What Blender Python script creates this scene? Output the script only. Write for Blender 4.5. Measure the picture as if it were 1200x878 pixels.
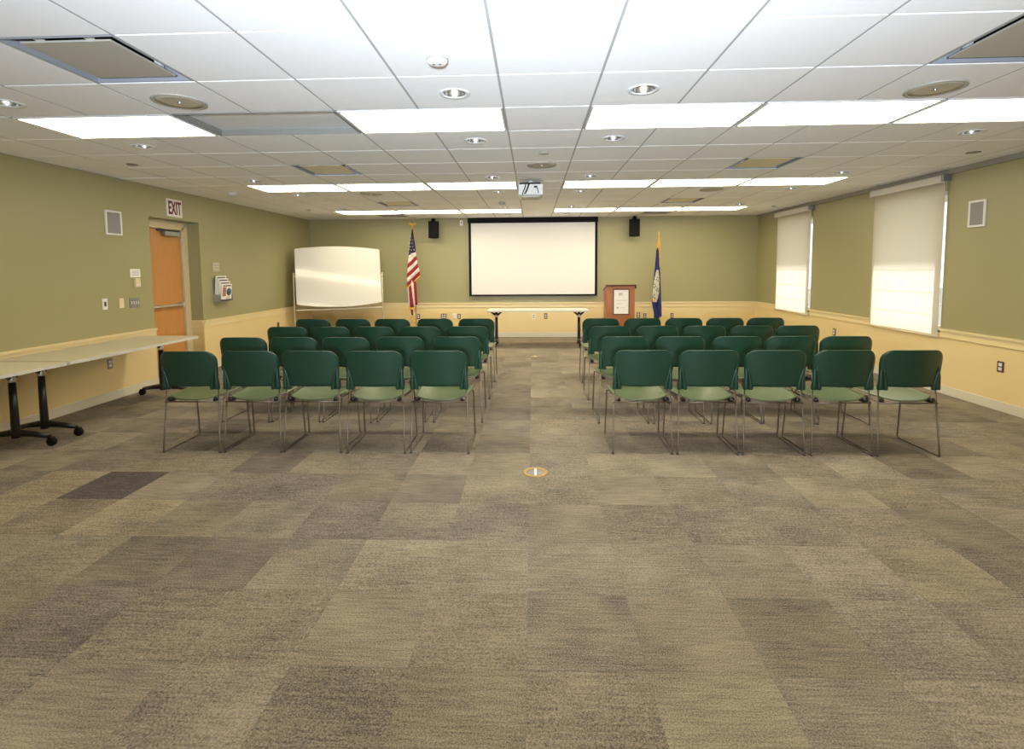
import bpy, bmesh, math, random
from mathutils import Vector, Matrix
random.seed(7)
S = bpy.context.scene
COL = S.collection
for o in list(bpy.data.objects): bpy.data.objects.remove(o)

# ------------------------------------------------------------------ camera
F_PX, YAW, PITCH, ROLL, H_CAM = 593.926, .0411, -.0728, -.0073, 1.5458
def cam_axes():
    cy, sy = math.cos(YAW), math.sin(YAW)
    f = Vector((-sy*math.cos(PITCH), cy*math.cos(PITCH), math.sin(PITCH)))
    r = Vector((cy, sy, 0)); u = r.cross(f)
    cr, sr = math.cos(ROLL), math.sin(ROLL)
    return r*cr + u*sr, u*cr - r*sr, f
R_, U_, F_ = cam_axes()
cd = bpy.data.cameras.new('camera'); cam = bpy.data.objects.new('camera', cd); COL.objects.link(cam)
cam.matrix_world = Matrix(((R_.x, U_.x, -F_.x, 0), (R_.y, U_.y, -F_.y, 0), (R_.z, U_.z, -F_.z, H_CAM), (0, 0, 0, 1)))
cd.sensor_width = 36; cd.sensor_fit = 'HORIZONTAL'; cd.lens = F_PX/1200*36; cd.shift_y = -(439-358.63)/1200
cd.clip_start = .05; cd.clip_end = 200
S.camera = cam

# ------------------------------------------------------------------ world, sun, lamps, exposure
w = bpy.data.worlds.new('world'); S.world = w; w.use_nodes = True
bg = w.node_tree.nodes['Background']
bg.inputs[0].default_value = (.92, .96, 1, 1); bg.inputs[1].default_value = 2.0
def lamp(name, kind, loc, direction, energy, color, **kw):
    d = bpy.data.lights.new(name, kind); d.energy = energy; d.color = color
    for k, v in kw.items(): setattr(d, k, v)
    o = bpy.data.objects.new(name, d); COL.objects.link(o); o.location = loc
    o.rotation_euler = Vector(direction).to_track_quat('-Z', 'Y').to_euler()
    return o
EL = math.radians(40)
lamp('sun', 'SUN', (12, 4, 9), (-math.cos(EL), .16, -math.sin(EL)), 9.5, (1, .95, .84), angle=math.radians(6))
WARM = (1, .87, .62)
TROFFER = 12.5
# the flash the photographer bounced off the ceiling, and the troffer row over the rear half of the room
lamp('bounce_flash', 'AREA', (0, -.9, 1.45), (0, 1, .66), 285, (.76, .86, 1), shape='DISK', size=.35, spread=math.radians(118))
for xx in (-3.2, 0, 3.2):
    lamp('rear_troffer', 'AREA', (xx, .2, 2.66), (0, 0, -1), 45, WARM, shape='RECTANGLE', size=1.2, size_y=.6)
S.view_settings.view_transform = 'Standard'; S.view_settings.look = 'None'
S.view_settings.exposure = -0.18; S.view_settings.gamma = 1; S.view_settings.use_curve_mapping = False

# ------------------------------------------------------------------ materials
def mat(name, col, rough=.6, metal=0, emit=None, es=0, bump=0, bscale=200, var=0, vscale=3, spec=.5, coat=0, stretch=(1, 1, 1)):
    m = bpy.data.materials.new(name); m.use_nodes = True
    nt = m.node_tree; b = nt.nodes['Principled BSDF']
    b.inputs['Base Color'].default_value = (*col, 1); b.inputs['Roughness'].default_value = rough
    b.inputs['Metallic'].default_value = metal; b.inputs['Specular IOR Level'].default_value = spec
    b.inputs['Coat Weight'].default_value = coat
    if emit: b.inputs['Emission Color'].default_value = (*emit, 1); b.inputs['Emission Strength'].default_value = es
    if bump or var:
        tc = nt.nodes.new('ShaderNodeTexCoord'); mp = nt.nodes.new('ShaderNodeMapping')
        mp.inputs['Scale'].default_value = stretch; nt.links.new(tc.outputs['Object'], mp.inputs[0])
    if bump:
        n = nt.nodes.new('ShaderNodeTexNoise'); n.inputs['Scale'].default_value = bscale
        nt.links.new(mp.outputs[0], n.inputs['Vector'])
        bp = nt.nodes.new('ShaderNodeBump'); bp.inputs['Strength'].default_value = bump; bp.inputs['Distance'].default_value = .002
        nt.links.new(n.outputs[0], bp.inputs['Height']); nt.links.new(bp.outputs[0], b.inputs['Normal'])
    if var:
        n = nt.nodes.new('ShaderNodeTexNoise'); n.inputs['Scale'].default_value = vscale; n.inputs['Detail'].default_value = 5
        nt.links.new(mp.outputs[0], n.inputs['Vector'])
        mx = nt.nodes.new('ShaderNodeMix'); mx.data_type = 'RGBA'
        mx.inputs['A'].default_value = (*[c*(1-var) for c in col], 1); mx.inputs['B'].default_value = (*[min(1, c*(1+var)) for c in col], 1)
        nt.links.new(n.outputs[0], mx.inputs['Factor']); nt.links.new(mx.outputs['Result'], b.inputs['Base Color'])
    return m
M = {}
M['paint'] = mat('sage_paint', (.355, .325, .165), .40, bump=.06, bscale=90, var=.03, vscale=1.5)
M['dado'] = mat('cream_paint', (.80, .635, .32), .5, bump=.05, bscale=90, var=.02)
M['rail'] = mat('cream_trim', (.82, .68, .38), .4)
M['base'] = mat('pale_baseboard', (.70, .65, .53), .4)
M['soffit_shade'] = mat('shaded_trim', (.30, .28, .22), .6)  # right-wall ceiling strip, wall shadow put into its colour
M['tile'] = mat('ceiling_tile_white', (.90, .90, .89), .9, bump=.2, bscale=350, var=.02, vscale=20)
M['tbar'] = mat('grid_metal', (.42, .42, .42), .6)
M['slab'] = mat('plenum', (.12, .12, .12), .9)
M['emit'] = mat('troffer_lens', (.9, .9, .85), .4, emit=WARM, es=TROFFER)
M['white_metal'] = mat('white_enamel', (.72, .72, .70), .4)
M['greypanel'] = mat('grey_lens', (.74, .77, .78), .35)
M['plaque'] = mat('plaque_tan', (.43, .41, .35), .5)
M['plaque_in'] = mat('plenum_throat', (.30, .31, .34), .5)
M['black'] = mat('matt_black', (.010, .010, .011), .8, spec=.15)
M['blackgloss'] = mat('black_powder_coat', (.012, .011, .012), .3)
M['chrome'] = mat('chair_steel', (.25, .215, .18), .42, metal=1)
M['alu'] = mat('brushed_aluminium', (.62, .61, .58), .35, metal=1)
M['reflector'] = mat('downlight_reflector', (.46, .45, .43), .25, metal=.9)
M['bulb'] = mat('downlight_bulb', (.9, .9, .9), .3, emit=(1, .95, .85), es=3.5)
M['green'] = mat('green_shell', (.0105, .046, .026), .34, bump=.08, bscale=500, spec=.5)
M['greenseat'] = mat('green_seat', (.090, .130, .058), .34, bump=.08, bscale=500, spec=.6)
M['spk'] = mat('tan_grille', (.50, .45, .34), .6, bump=.3, bscale=600)
M['wood'] = mat('door_maple', (.56, .255, .065), .38, var=.16, vscale=5, stretch=(9, 9, .7))
M['wood2'] = mat('lectern_cherry', (.42, .16, .058), .4, var=.22, vscale=6, stretch=(8, 8, .6))
M['darkwood'] = mat('dark_edge', (.06, .03, .018), .4)
M['frame'] = mat('door_frame_paint', (.64, .54, .34), .4)
M['alcove'] = mat('sage_paint_alcove', (.355, .325, .165), .45)
M['kick'] = mat('kick_plate', (.30, .30, .30), .4, metal=.8)
M['laminate'] = mat('table_laminate', (.78, .74, .63), .35, var=.03, vscale=30)
M['tedge'] = mat('table_edge', (.62, .60, .56), .5)
M['cream_plastic'] = mat('cream_plastic', (.78, .68, .44), .4)
M['white'] = mat('white_plastic', (.82, .80, .76), .4)
M['paper'] = mat('white_paper', (.88, .86, .82), .7)
M['ink'] = mat('grey_ink', (.42, .42, .44), .8)
M['darkgrey'] = mat('dark_grey', (.09, .085, .08), .5)
M['brownplate'] = mat('brown_outlet', (.075, .05, .03), .45)
M['grillegrey'] = mat('grille_grey', (.30, .28, .28), .6, bump=.4, bscale=700)
M['red'] = mat('exit_red', (.13, .008, .012), .5)
M['board'] = mat('whiteboard_gloss', (.76, .74, .69), .12, coat=.3)
M['beige'] = mat('stand_beige', (.66, .58, .42), .4)
M['screen'] = mat('screen_white', (.80, .79, .78), .8)
M['gold'] = mat('gold', (.80, .52, .12), .35, metal=.6)
M['fringe'] = mat('gold_fringe', (.75, .45, .06), .7, bump=.5, bscale=300)
M['fred'] = mat('flag_red', (.27, .008, .014), .7)
M['fwhite'] = mat('flag_white', (.68, .62, .57), .7)
M['fnavy'] = mat('flag_navy', (.016, .018, .065), .7)
M['fblue'] = mat('state_blue', (.013, .022, .125), .65)
M['vine'] = mat('vine_green', (.05, .09, .04), .7)
M['brass'] = mat('brass_ring', (.45, .30, .11), .4, metal=.6)
M['magblue'] = mat('cover_blue', (.03, .12, .22), .5)
M['magred'] = mat('cover_red', (.45, .14, .10), .5)
M['clear'] = mat('smoky_rack', (.30, .28, .26), .3)
M['headbox'] = mat('shade_head_box', (.62, .59, .52), .45)
M['fixture_side'] = mat('fixture_side', (.24, .23, .21), .5)
M['laminate_tan'] = mat('tan_laminate', (.60, .54, .40), .4, var=.03, vscale=30)
M['shield'] = mat('shield_cream', (.50, .47, .38), .7)
M['plaque_lit'] = mat('plaque_lit', (.74, .66, .45), .5)  # plaque of the far vents, warm light mixed into a brighter colour
M['port'] = mat('port_dark', (.02, .02, .03), .4)

# roller shade cloth: part of the light goes through
m = bpy.data.materials.new('shade_cloth'); m.use_nodes = True; nt = m.node_tree
b = nt.nodes['Principled BSDF']; b.inputs['Base Color'].default_value = (.60, .53, .40, 1); b.inputs['Roughness'].default_value = .8
tr = nt.nodes.new('ShaderNodeBsdfTranslucent'); tr.inputs[0].default_value = (1, .95, .86, 1)
mx = nt.nodes.new('ShaderNodeMixShader'); mx.inputs[0].default_value = .42
nt.links.new(b.outputs[0], mx.inputs[1]); nt.links.new(tr.outputs[0], mx.inputs[2])
nt.links.new(mx.outputs[0], nt.nodes['Material Output'].inputs[0]); M['cloth'] = m
# window glass
m = bpy.data.materials.new('window_glass'); m.use_nodes = True; nt = m.node_tree
g = nt.nodes.new('ShaderNodeBsdfTransparent'); g.inputs[0].default_value = (.93, .95, .94, 1)
gl = nt.nodes.new('ShaderNodeBsdfGlossy'); gl.inputs['Roughness'].default_value = .02
mx = nt.nodes.new('ShaderNodeMixShader'); mx.inputs[0].default_value = .06
nt.links.new(g.outputs[0], mx.inputs[1]); nt.links.new(gl.outputs[0], mx.inputs[2])
nt.links.new(mx.outputs[0], nt.nodes['Material Output'].inputs[0]); M['glass'] = m
# carpet tiles: each tile its own tone, streaked loops running across the room
m = bpy.data.materials.new('carpet_weave'); m.use_nodes = True; nt = m.node_tree; N = nt.nodes; L = nt.links
b = N['Principled BSDF']; b.inputs['Roughness'].default_value = .95; b.inputs['Specular IOR Level'].default_value = .1
tc = N.new('ShaderNodeTexCoord'); oi = N.new('ShaderNodeObjectInfo')
add = N.new('ShaderNodeVectorMath'); add.operation = 'ADD'
sc = N.new('ShaderNodeMath'); sc.operation = 'MULTIPLY'; sc.inputs[1].default_value = 57
L.new(oi.outputs['Random'], sc.inputs[0]); L.new(tc.outputs['Object'], add.inputs[0]); L.new(sc.outputs[0], add.inputs[1])
def noise(scl, st, det=3):
    mp = N.new('ShaderNodeMapping'); mp.inputs['Scale'].default_value = st; L.new(add.outputs[0], mp.inputs[0])
    n = N.new('ShaderNodeTexNoise'); n.inputs['Scale'].default_value = scl; n.inputs['Detail'].default_value = det
    L.new(mp.outputs[0], n.inputs['Vector']); return n.outputs[0]
def math_(op, a, c, d=None):
    n = N.new('ShaderNodeMath'); n.operation = op
    for i, v in enumerate((a, c, d)):
        if v is None: continue
        if hasattr(v, 'links'): L.new(v, n.inputs[i])
        else: n.inputs[i].default_value = v
    return n.outputs[0]
streak = noise(30, (.22, 3.2, 1), 4); speck = noise(170, (1, 1, 1), 2); cloud = noise(2.6, (1, 1.1, 1), 2)
v = math_('ADD', math_('MULTIPLY', oi.outputs['Random'], .20), math_('MULTIPLY', streak, .75))
v = math_('ADD', v, math_('MULTIPLY', speck, 1.6))
v = math_('ADD', v, math_('MULTIPLY', cloud, .62))
v = math_('SUBTRACT', v, 1.16)
cr = N.new('ShaderNodeValToRGB'); L.new(v, cr.inputs[0])
cr.color_ramp.elements[0].position = .05; cr.color_ramp.elements[0].color = (.090, .075, .074, 1)
cr.color_ramp.elements[1].position = .85; cr.color_ramp.elements[1].color = (.385, .335, .250, 1)
oc = N.new('ShaderNodeMix'); oc.data_type = 'RGBA'; oc.blend_type = 'MULTIPLY'; oc.inputs['Factor'].default_value = 1
L.new(cr.outputs[0], oc.inputs['A']); L.new(oi.outputs['Color'], oc.inputs['B']); L.new(oc.outputs['Result'], b.inputs['Base Color'])
bp = N.new('ShaderNodeBump'); bp.inputs['Strength'].default_value = .5; bp.inputs['Distance'].default_value = .003
L.new(speck, bp.inputs['Height']); L.new(bp.outputs[0], b.inputs['Normal']); M['carpet'] = m

# ------------------------------------------------------------------ mesh helpers
def bx(bm, x0, x1, y0, y1, z0, z1, mi=0):
    vs = [bm.verts.new(p) for p in ((x0,y0,z0),(x1,y0,z0),(x1,y1,z0),(x0,y1,z0),(x0,y0,z1),(x1,y0,z1),(x1,y1,z1),(x0,y1,z1))]
    for f in ((0,3,2,1),(4,5,6,7),(0,1,5,4),(1,2,6,5),(2,3,7,6),(3,0,4,7)):
        fc = bm.faces.new([vs[i] for i in f]); fc.material_index = mi
    return vs
def box(x0, x1, y0, y1, z0, z1, bev=0):
    bm = bmesh.new(); bx(bm, min(x0,x1), max(x0,x1), min(y0,y1), max(y0,y1), min(z0,z1), max(z0,z1))
    if bev: bmesh.ops.bevel(bm, geom=list(bm.edges), offset=bev, segments=2, profile=.5, affect='EDGES')
    return bm
def boxes(lst, bev=0):
    bm = bmesh.new()
    for b in lst: bx(bm, *b)
    if bev: bmesh.ops.bevel(bm, geom=list(bm.edges), offset=bev, segments=1, affect='EDGES')
    return bm
def tube(bm, pts, r, seg=8, cap=True):
    pts = [Vector(p) for p in pts]; n = len(pts); rs = r if isinstance(r, (list, tuple)) else [r]*n
    rings = []; prev = None
    for i, p in enumerate(pts):
        t = (pts[min(i+1, n-1)] - pts[max(i-1, 0)]).normalized()
        a = prev if prev is not None else (Vector((0,0,1)) if abs(t.z) < .9 else Vector((1,0,0)))
        a = (a - t*a.dot(t)).normalized(); prev = a; c = t.cross(a)
        rings.append([bm.verts.new(p + (a*math.cos(2*math.pi*k/seg) + c*math.sin(2*math.pi*k/seg))*rs[i]) for k in range(seg)])
    for A, B in zip(rings, rings[1:]):
        for k in range(seg): f = bm.faces.new((A[k], A[(k+1)%seg], B[(k+1)%seg], B[k])); f.smooth = True
    if cap: bm.faces.new(rings[0][::-1]); bm.faces.new(rings[-1])
    return bm
def arc_path(pts, rad, n=4):
    pts = [Vector(p) for p in pts]; out = [pts[0]]
    for a, b_, c in zip(pts, pts[1:], pts[2:]):
        u = (a-b_).normalized(); v_ = (c-b_).normalized()
        p0 = b_+u*rad; p2 = b_+v_*rad
        for k in range(n+1):
            t = k/n; out.append(p0*(1-t)**2 + b_*2*t*(1-t) + p2*t*t)
    out.append(pts[-1]); return out
def lathe(bm, prof, c=(0, 0, 0), seg=24, axis='Z', cap=True):
    rings = []
    for r, z in prof:
        ring = []
        for k in range(seg):
            a = 2*math.pi*k/seg
            p = (r*math.cos(a), r*math.sin(a), z) if axis == 'Z' else ((r*math.cos(a), z, r*math.sin(a)) if axis == 'Y' else (z, r*math.cos(a), r*math.sin(a)))
            ring.append(bm.verts.new((p[0]+c[0], p[1]+c[1], p[2]+c[2])))
        rings.append(ring)
    for A, B in zip(rings, rings[1:]):
        for k in range(seg):
            f = bm.faces.new((A[k], A[(k+1)%seg], B[(k+1)%seg], B[k])); f.smooth = True
    for ring in ((rings[0], rings[-1]) if cap else ()):
        try: bm.faces.new(ring)
        except ValueError: pass
    bmesh.ops.recalc_face_normals(bm, faces=bm.faces)
    return bm
def prism(outline, d0, d1, axis='Y'):
    bm = bmesh.new()
    def P(p, d): return (p[0], d, p[1]) if axis == 'Y' else ((d, p[0], p[1]) if axis == 'X' else (p[0], p[1], d))
    A = [bm.verts.new(P(p, d0)) for p in outline]; B = [bm.verts.new(P(p, d1)) for p in outline]
    n = len(outline); bm.faces.new(A); bm.faces.new(B[::-1])
    for i in range(n): bm.faces.new((A[i], B[i], B[(i+1)%n], A[(i+1)%n]))
    bmesh.ops.recalc_face_normals(bm, faces=bm.faces); return bm
def mesh(name, bm, m):
    me = bpy.data.meshes.new(name); bm.to_mesh(me); bm.free(); me.materials.append(m); return me
def obj(name, bm, m, parent=None, loc=None):
    me = bm if isinstance(bm, bpy.types.Mesh) else mesh(name, bm, m)
    o = bpy.data.objects.new(name, me); COL.objects.link(o)
    if parent: o.parent = parent
    if loc: o.location = loc
    return o
def tag(o, label, cat, group=None):
    o['label'] = label; o['category'] = cat
    if group: o['group'] = group
    return o
def thing(name, label, cat, loc=(0,0,0), rz=0, group=None):
    o = bpy.data.objects.new(name, None); COL.objects.link(o); o.empty_display_size = .1
    o.location = loc; o.rotation_euler = (0, 0, rz); return tag(o, label, cat, group)
def struct(name, bm, m, parent=None):
    o = obj(name, bm, m, parent)
    if not parent: o['kind'] = 'structure'
    return o
def smooth(o, angle=40):
    for p in o.data.polygons: p.use_smooth = True
    return o

# ------------------------------------------------------------------ room shell
XL, XR, YB, YR, CH = -5.087, 4.966, 11.467, -2.6, 2.6914
RAIL = .785
fl = struct('floor', box(XL-.3, XR+.2, YR-.2, YB+.2, -.12, -.008), M['darkgrey'])
# carpet tiles
CT = .463; cx0, cy0 = .896 - 13*CT, 3.70 - 11*CT
cells = []
def proj(p):
    d = Vector(p) - Vector((0, 0, H_CAM)); wz = d.dot(F_)
    return (600+F_PX*d.dot(R_)/wz, 358.63-F_PX*d.dot(U_)/wz) if wz > .1 else (1e5, 1e5)
for i in range(-1, 24):
    for j in range(-9, 30):
        x0, x1 = max(XL, cx0+i*CT), min(XR, cx0+(i+1)*CT); y0, y1 = max(YR, cy0+j*CT), min(YB, cy0+(j+1)*CT)
        if x1-x0 < .02 or y1-y0 < .02: continue
        c = ((x0+x1)/2, (y0+y1)/2, 0); u, v_ = proj(c)
        q = [proj((a, b_, 0)) for a, b_ in ((x0,y0),(x1,y0),(x1,y1),(x0,y1))]
        vis = any(-5 < a < 1205 and b_ < 885 for a, b_ in q) and all(abs(a) < 9e4 for a, b_ in q)
        qq = [(min(1200, max(0, a)), min(878, b_)) for a, b_ in q]
        area = abs(sum(qq[k][0]*qq[(k+1)%4][1]-qq[(k+1)%4][0]*qq[k][1] for k in range(4)))/2 if vis else 0
        if i == 7 and j < 0: pass
        cells.append((area, i, j, x0, x1, y0, y1))
cells.sort(key=lambda c: -c[0])
full = None
def tile_bm(w_, d_, t=.009, c=.0008):
    bm = bmesh.new()
    lo = [(-w_/2,-d_/2,-t),(w_/2,-d_/2,-t),(w_/2,d_/2,-t),(-w_/2,d_/2,-t)]
    md = [(a, b_, -c) for a, b_, z in lo]; s = .0006
    hi = [(-w_/2+s,-d_/2+s,0),(w_/2-s,-d_/2+s,0),(w_/2-s,d_/2-s,0),(-w_/2+s,d_/2-s,0)]
    R3 = [[bm.verts.new(p) for p in r] for r in (lo, md, hi)]
    for A, B in zip(R3, R3[1:]):
        for k in range(4): bm.faces.new((A[k], A[(k+1)%4], B[(k+1)%4], B[k]))
    bm.faces.new(R3[2]); return bm
cache = {}; rest = bmesh.new()
for n, (area, i, j, x0, x1, y0, y1) in enumerate(cells):
    if n < 299:
        k = (round(x1-x0, 3), round(y1-y0, 3))
        if k not in cache: cache[k] = mesh('carpet_tile', tile_bm(x1-x0-.0002, y1-y0-.0002), M['carpet'])
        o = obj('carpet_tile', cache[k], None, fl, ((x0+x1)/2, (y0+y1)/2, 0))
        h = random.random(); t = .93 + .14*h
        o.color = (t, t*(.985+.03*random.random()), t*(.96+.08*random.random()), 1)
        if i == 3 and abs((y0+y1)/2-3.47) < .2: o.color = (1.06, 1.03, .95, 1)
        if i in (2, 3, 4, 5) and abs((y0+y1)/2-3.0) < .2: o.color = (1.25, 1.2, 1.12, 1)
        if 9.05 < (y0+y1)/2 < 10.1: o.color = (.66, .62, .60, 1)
        if abs((x0+x1)/2+3.04) < .24 and abs((y0+y1)/2-3.47) < .2: o.color = (.46, .45, .56, 1); o['label'] = 'darker purple-grey carpet tile'
    else:
        vs = [rest.verts.new(p) for p in ((x0+.001,y0+.001,0),(x1-.001,y0+.001,0),(x1-.001,y1-.001,0),(x0+.001,y1-.001,0))]
        lo = [rest.verts.new((p.co.x, p.co.y, -.008)) for p in vs]
        rest.faces.new(vs)
        for k in range(4): rest.faces.new((lo[k], lo[(k+1)%4], vs[(k+1)%4], vs[k]))
o = obj('carpet_field', rest, M['carpet'], fl); o['kind'] = 'stuff'

T = .6096; GX, GY = -.1986, 2.4614
gx = lambda i: GX+i*T
gy = lambda j: GY+j*T
# walls --------------------------------------------------------------
def wall_x(name, x0, x1, openings, y0=YR, y1=YB):
    # wall slab in the plane of constant x, openings (ya, yb, za, zb) sorted by y
    lst = []; y = y0
    for (ya, yb, za, zb) in openings:
        lst.append((x0, x1, y, ya, 0, CH+.12))
        if za > 0: lst.append((x0, x1, ya, yb, 0, za))
        lst.append((x0, x1, ya, yb, zb, CH+.12)); y = yb
    lst.append((x0, x1, y, y1, 0, CH+.12))
    return struct(name, boxes(lst), M['paint'])
DO = (6.59, 7.60, 0, 2.28)
wl = wall_x('wall_left', XL-.22, XL, [DO])
WZ0, WZ1 = .74, 2.46
W1 = (6.35, 7.59, WZ0, WZ1); W2 = (9.27, 10.50, WZ0, WZ1)
wr = wall_x('wall_right', XR, XR+.16, [W1, W2])
wb = struct('wall_back', box(XL-.22, XR+.16, YB, YB+.15, 0, CH+.12), M['paint'])
wn = struct('wall_rear', box(XL-.22, XR+.16, YR-.15, YR, 0, CH+.12), M['paint'])
# cream dado as thin panels with a capped rail, and baseboards
def dado(name, segs, depth=.006):
    return struct(name, boxes(segs), M['dado'])
e = .005
struct('trim_1', boxes([(XL, XL+e, YR, DO[0], .1, RAIL), (XL, XL+e, DO[1], YB, .1, RAIL), (XL-.21, XL, DO[1]-e, DO[1]-.0005, .1, RAIL)]), M['dado'])['label'] = 'cream lower wall panel, left wall'
struct('trim_2', boxes([(XR-e, XR, YR, YB, 0.1, RAIL-.05)]), M['dado'])
struct('trim_3', boxes([(XL, XR, YB-e, YB, .1, RAIL)]), M['dado'])
def rail_bm(segs):   # (axis, face, a0, a1, sign)
    bm = bmesh.new()
    for ax, f, a0, a1, s in segs:
        for d, z0, z1 in ((.012, .690, .752), (.022, .752, .764), (.030, .764, RAIL+.004), (.016, .684, .690)):
            p, q = sorted((f, f+s*d))
            if ax == 'x': bx(bm, p, q, a0, a1, z0, z1)
            else: bx(bm, a0, a1, p, q, z0, z1)
    return bm
struct('trim_4', rail_bm([('x', XL+e, YR, DO[0], 1), ('x', XL+e, DO[1], YB-.03, 1), ('y', DO[1]-e, XL-.2, XL, -1)]), M['rail'])
struct('trim_5', rail_bm([('x', XR-e, YR, W1[0]-.02, -1), ('x', XR-e, W1[1]+.02, W2[0]-.02, -1), ('x', XR-e, W2[1]+.02, YB-.03, -1)]), M['rail'])
struct('trim_6', rail_bm([('y', YB-e, XL+.02, XR-.02, -1)]), M['rail'])
struct('baseboard_left', boxes([(XL, XL+.014, YR, DO[0], 0, .105), (XL, XL+.014, DO[1], YB, 0, .105), (XL-.2, XL, DO[1]-.014, DO[1], 0, .105)], .003), M['base'])
struct('baseboard_right', boxes([(XR-.014, XR, YR, YB, 0, .105)], .003), M['base'])
struct('baseboard_back', boxes([(XL+.015, XR-.015, YB-.014, YB, 0, .105)], .003), M['base'])
struct('trim_7', boxes([(XR-.03, XR, YR, YB-.01, CH-.062, CH-.006)]), M['soffit_shade'])

# ceiling --------------------------------------------------------------
ZT = CH-.003      # tile face
ce = struct('ceiling', boxes([(XL-.2, XR+.2, YR-.1, YB+.1, CH+.12, CH+.2), (XL, XR, YR, gy(-1), CH-.002, CH+.12)]), M['slab'])
obj('ceiling_panel', box(XL, XR, YR, gy(-1)-.004, ZT, CH-.003), M['tile'], ce)
holes = {}       # (i,j): hole centres in the tile
taken = set()
DL = [(-6,1),(-1,1),(1,1),(-6,3),(-1,3),(1,3),(6,3),(-6,6),(-1,6),(1,6),(6,6),(-6,8),(-1,8),(1,8),(6,8),(-6,11),(-1,11),(1,11),(6,11),(-1,13),(1,13)]
troffers = []
for j in (2, 7, 12):
    for i in (-6, -4, -2, 1, 3, 5):
        troffers.append((i, j, not (i == -4 and j == 2))); taken |= {(i, j), (i+1, j)}
VENTS = [(-4, 0, 'S'), (4, 0, 'S'), (-4, 5, 'S'), (4, 5, 'S'), (-4, 10, 'S'), (4, 10, 'S')]
for i, j, k in VENTS: taken.add((i, j))
bars = []
for i in range(-8, 9): bars.append((gx(i)-.0075, gx(i)+.0075, gy(-1), YB, CH-.0022, CH+.012))
for j in range(-1, 15): bars.append((XL, XR, gy(j)-.0075, gy(j)+.0075, CH+.0045, CH+.0125))
# leave the light and vent cells open across their middle seam
bars2 = []
for b_ in bars:
    if b_[1]-b_[0] < .02:   # a bar running in depth
        i = round(((b_[0]+b_[1])/2-GX)/T); y = b_[2]
        for j in (2, 7, 12):
            if (i-1) in (-6, -4, -2, 1, 3, 5):
                bars2.append((b_[0], b_[1], y, gy(j)-.0075, b_[4], b_[5])); y = gy(j+1)+.0075
        bars2.append((b_[0], b_[1], y, b_[3], b_[4], b_[5]))
    else: bars2.append(b_)
o = obj('ceiling_grid', boxes(bars2), M['tbar'], ce); o['kind'] = 'stuff'
def ctile_bm(w_, d_, hole=None):
    g = .005; bm = bmesh.new(); a, b_ = w_/2-g, d_/2-g; c = .003
    z0, z1 = ZT-(CH), .012
    hi = [(-a,-b_,z1),(a,-b_,z1),(a,b_,z1),(-a,b_,z1)]; md = [(x, y, z0+c) for x, y, z in hi]
    lo = [(-a+c,-b_+c,z0),(a-c,-b_+c,z0),(a-c,b_-c,z0),(-a+c,b_-c,z0)]
    R3 = [[bm.verts.new(p) for p in r] for r in (hi, md, lo)]
    for A, B in zip(R3, R3[1:]):
        for k in range(4): bm.faces.new((A[k], A[(k+1)%4], B[(k+1)%4], B[k]))
    if not hole: bm.faces.new(R3[2])
    else:
        n = 20; ring = [bm.verts.new((hole*math.cos(2*math.pi*k/n+math.pi/4+math.pi), hole*math.sin(2*math.pi*k/n+math.pi/4+math.pi), z0)) for k in range(n)]
        q = R3[2]; s = n//4
        for k in range(4):
            for t in range(s): bm.faces.new((q[k], ring[(k*s+t+1) % n], ring[(k*s+t) % n])) if t < s//2 else bm.faces.new((q[(k+1)%4], ring[(k*s+t+1) % n], ring[(k*s+t) % n]))
            bm.faces.new((q[k], q[(k+1)%4], ring[(k*s+s//2) % n]))
        up = [bm.verts.new((v_.co.x, v_.co.y, z1)) for v_ in ring]
        for k in range(n): bm.faces.new((ring[k], ring[(k+1)%n], up[(k+1)%n], up[k]))
    bmesh.ops.recalc_face_normals(bm, faces=bm.faces)
    return bm
tc_ = {}
for i in range(-8, 9):
    for j in range(-1, 15):
        if (i, j) in taken: continue
        x0, x1 = max(XL, gx(i)), min(XR, gx(i+1)); y0, y1 = gy(j), min(YB, gy(j+1))
        k = (round(x1-x0, 3), round(y1-y0, 3), (i, j) in DL)
        if k not in tc_: tc_[k] = mesh('ceiling_tile', ctile_bm(x1-x0, y1-y0, .078 if k[2] else None), M['tile'])
        o = obj('ceiling_tile', tc_[k], None, ce, ((x0+x1)/2, (y0+y1)/2, CH))
        if (i, j) == (-8, 5): o.location.z += .006

# door in its alcove ---------------------------------------------------
XD = XL-.205
dr = struct('door_1', box(XD-.045, XD, 6.66, 7.455, .012, 2.15), M['wood'])
dr['label'] = 'maple door with push bar'
al = struct('wall_alcove', boxes([(XD-.14, XD-.055, 6.5, 7.7, 0, 2.4)]), M['alcove'])
obj('door_frame', boxes([(XD-.06, XD+.035, 7.46, 7.50, 0, 2.20), (XD-.06, XD+.02, 7.50, 7.598, 0, 2.20), (XD-.06, XD+.035, 6.60, 6.655, 0, 2.20), (XD-.06, XD+.035, 6.60, 7.50, 2.155, 2.20), (XD-.06, XD+.02, 6.595, 7.598, 2.20, 2.278)], .003), M['frame'], dr)
obj('kick_plate', boxes([(XD+.0005, XD+.003, 6.68, 7.44, .03, .27)]), M['kick'], dr)
obj('threshold', boxes([(XD-.04, XD+.05, 6.66, 7.455, .0, .011)]), M['alu'], dr)
bm = boxes([(XD+.045, XD+.075, 6.70, 7.40, 1.035, 1.075)], .006)
for yy in (6.70, 7.34): bx(bm, XD, XD+.08, yy, yy+.06, 1.02, 1.09)
obj('push_bar', bm, M['alu'], dr)
cl = obj('door_closer', boxes([(XD+.02, XD+.075, 7.06, 7.36, 2.055, 2.125)], .005), M['kick'], dr)
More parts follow.
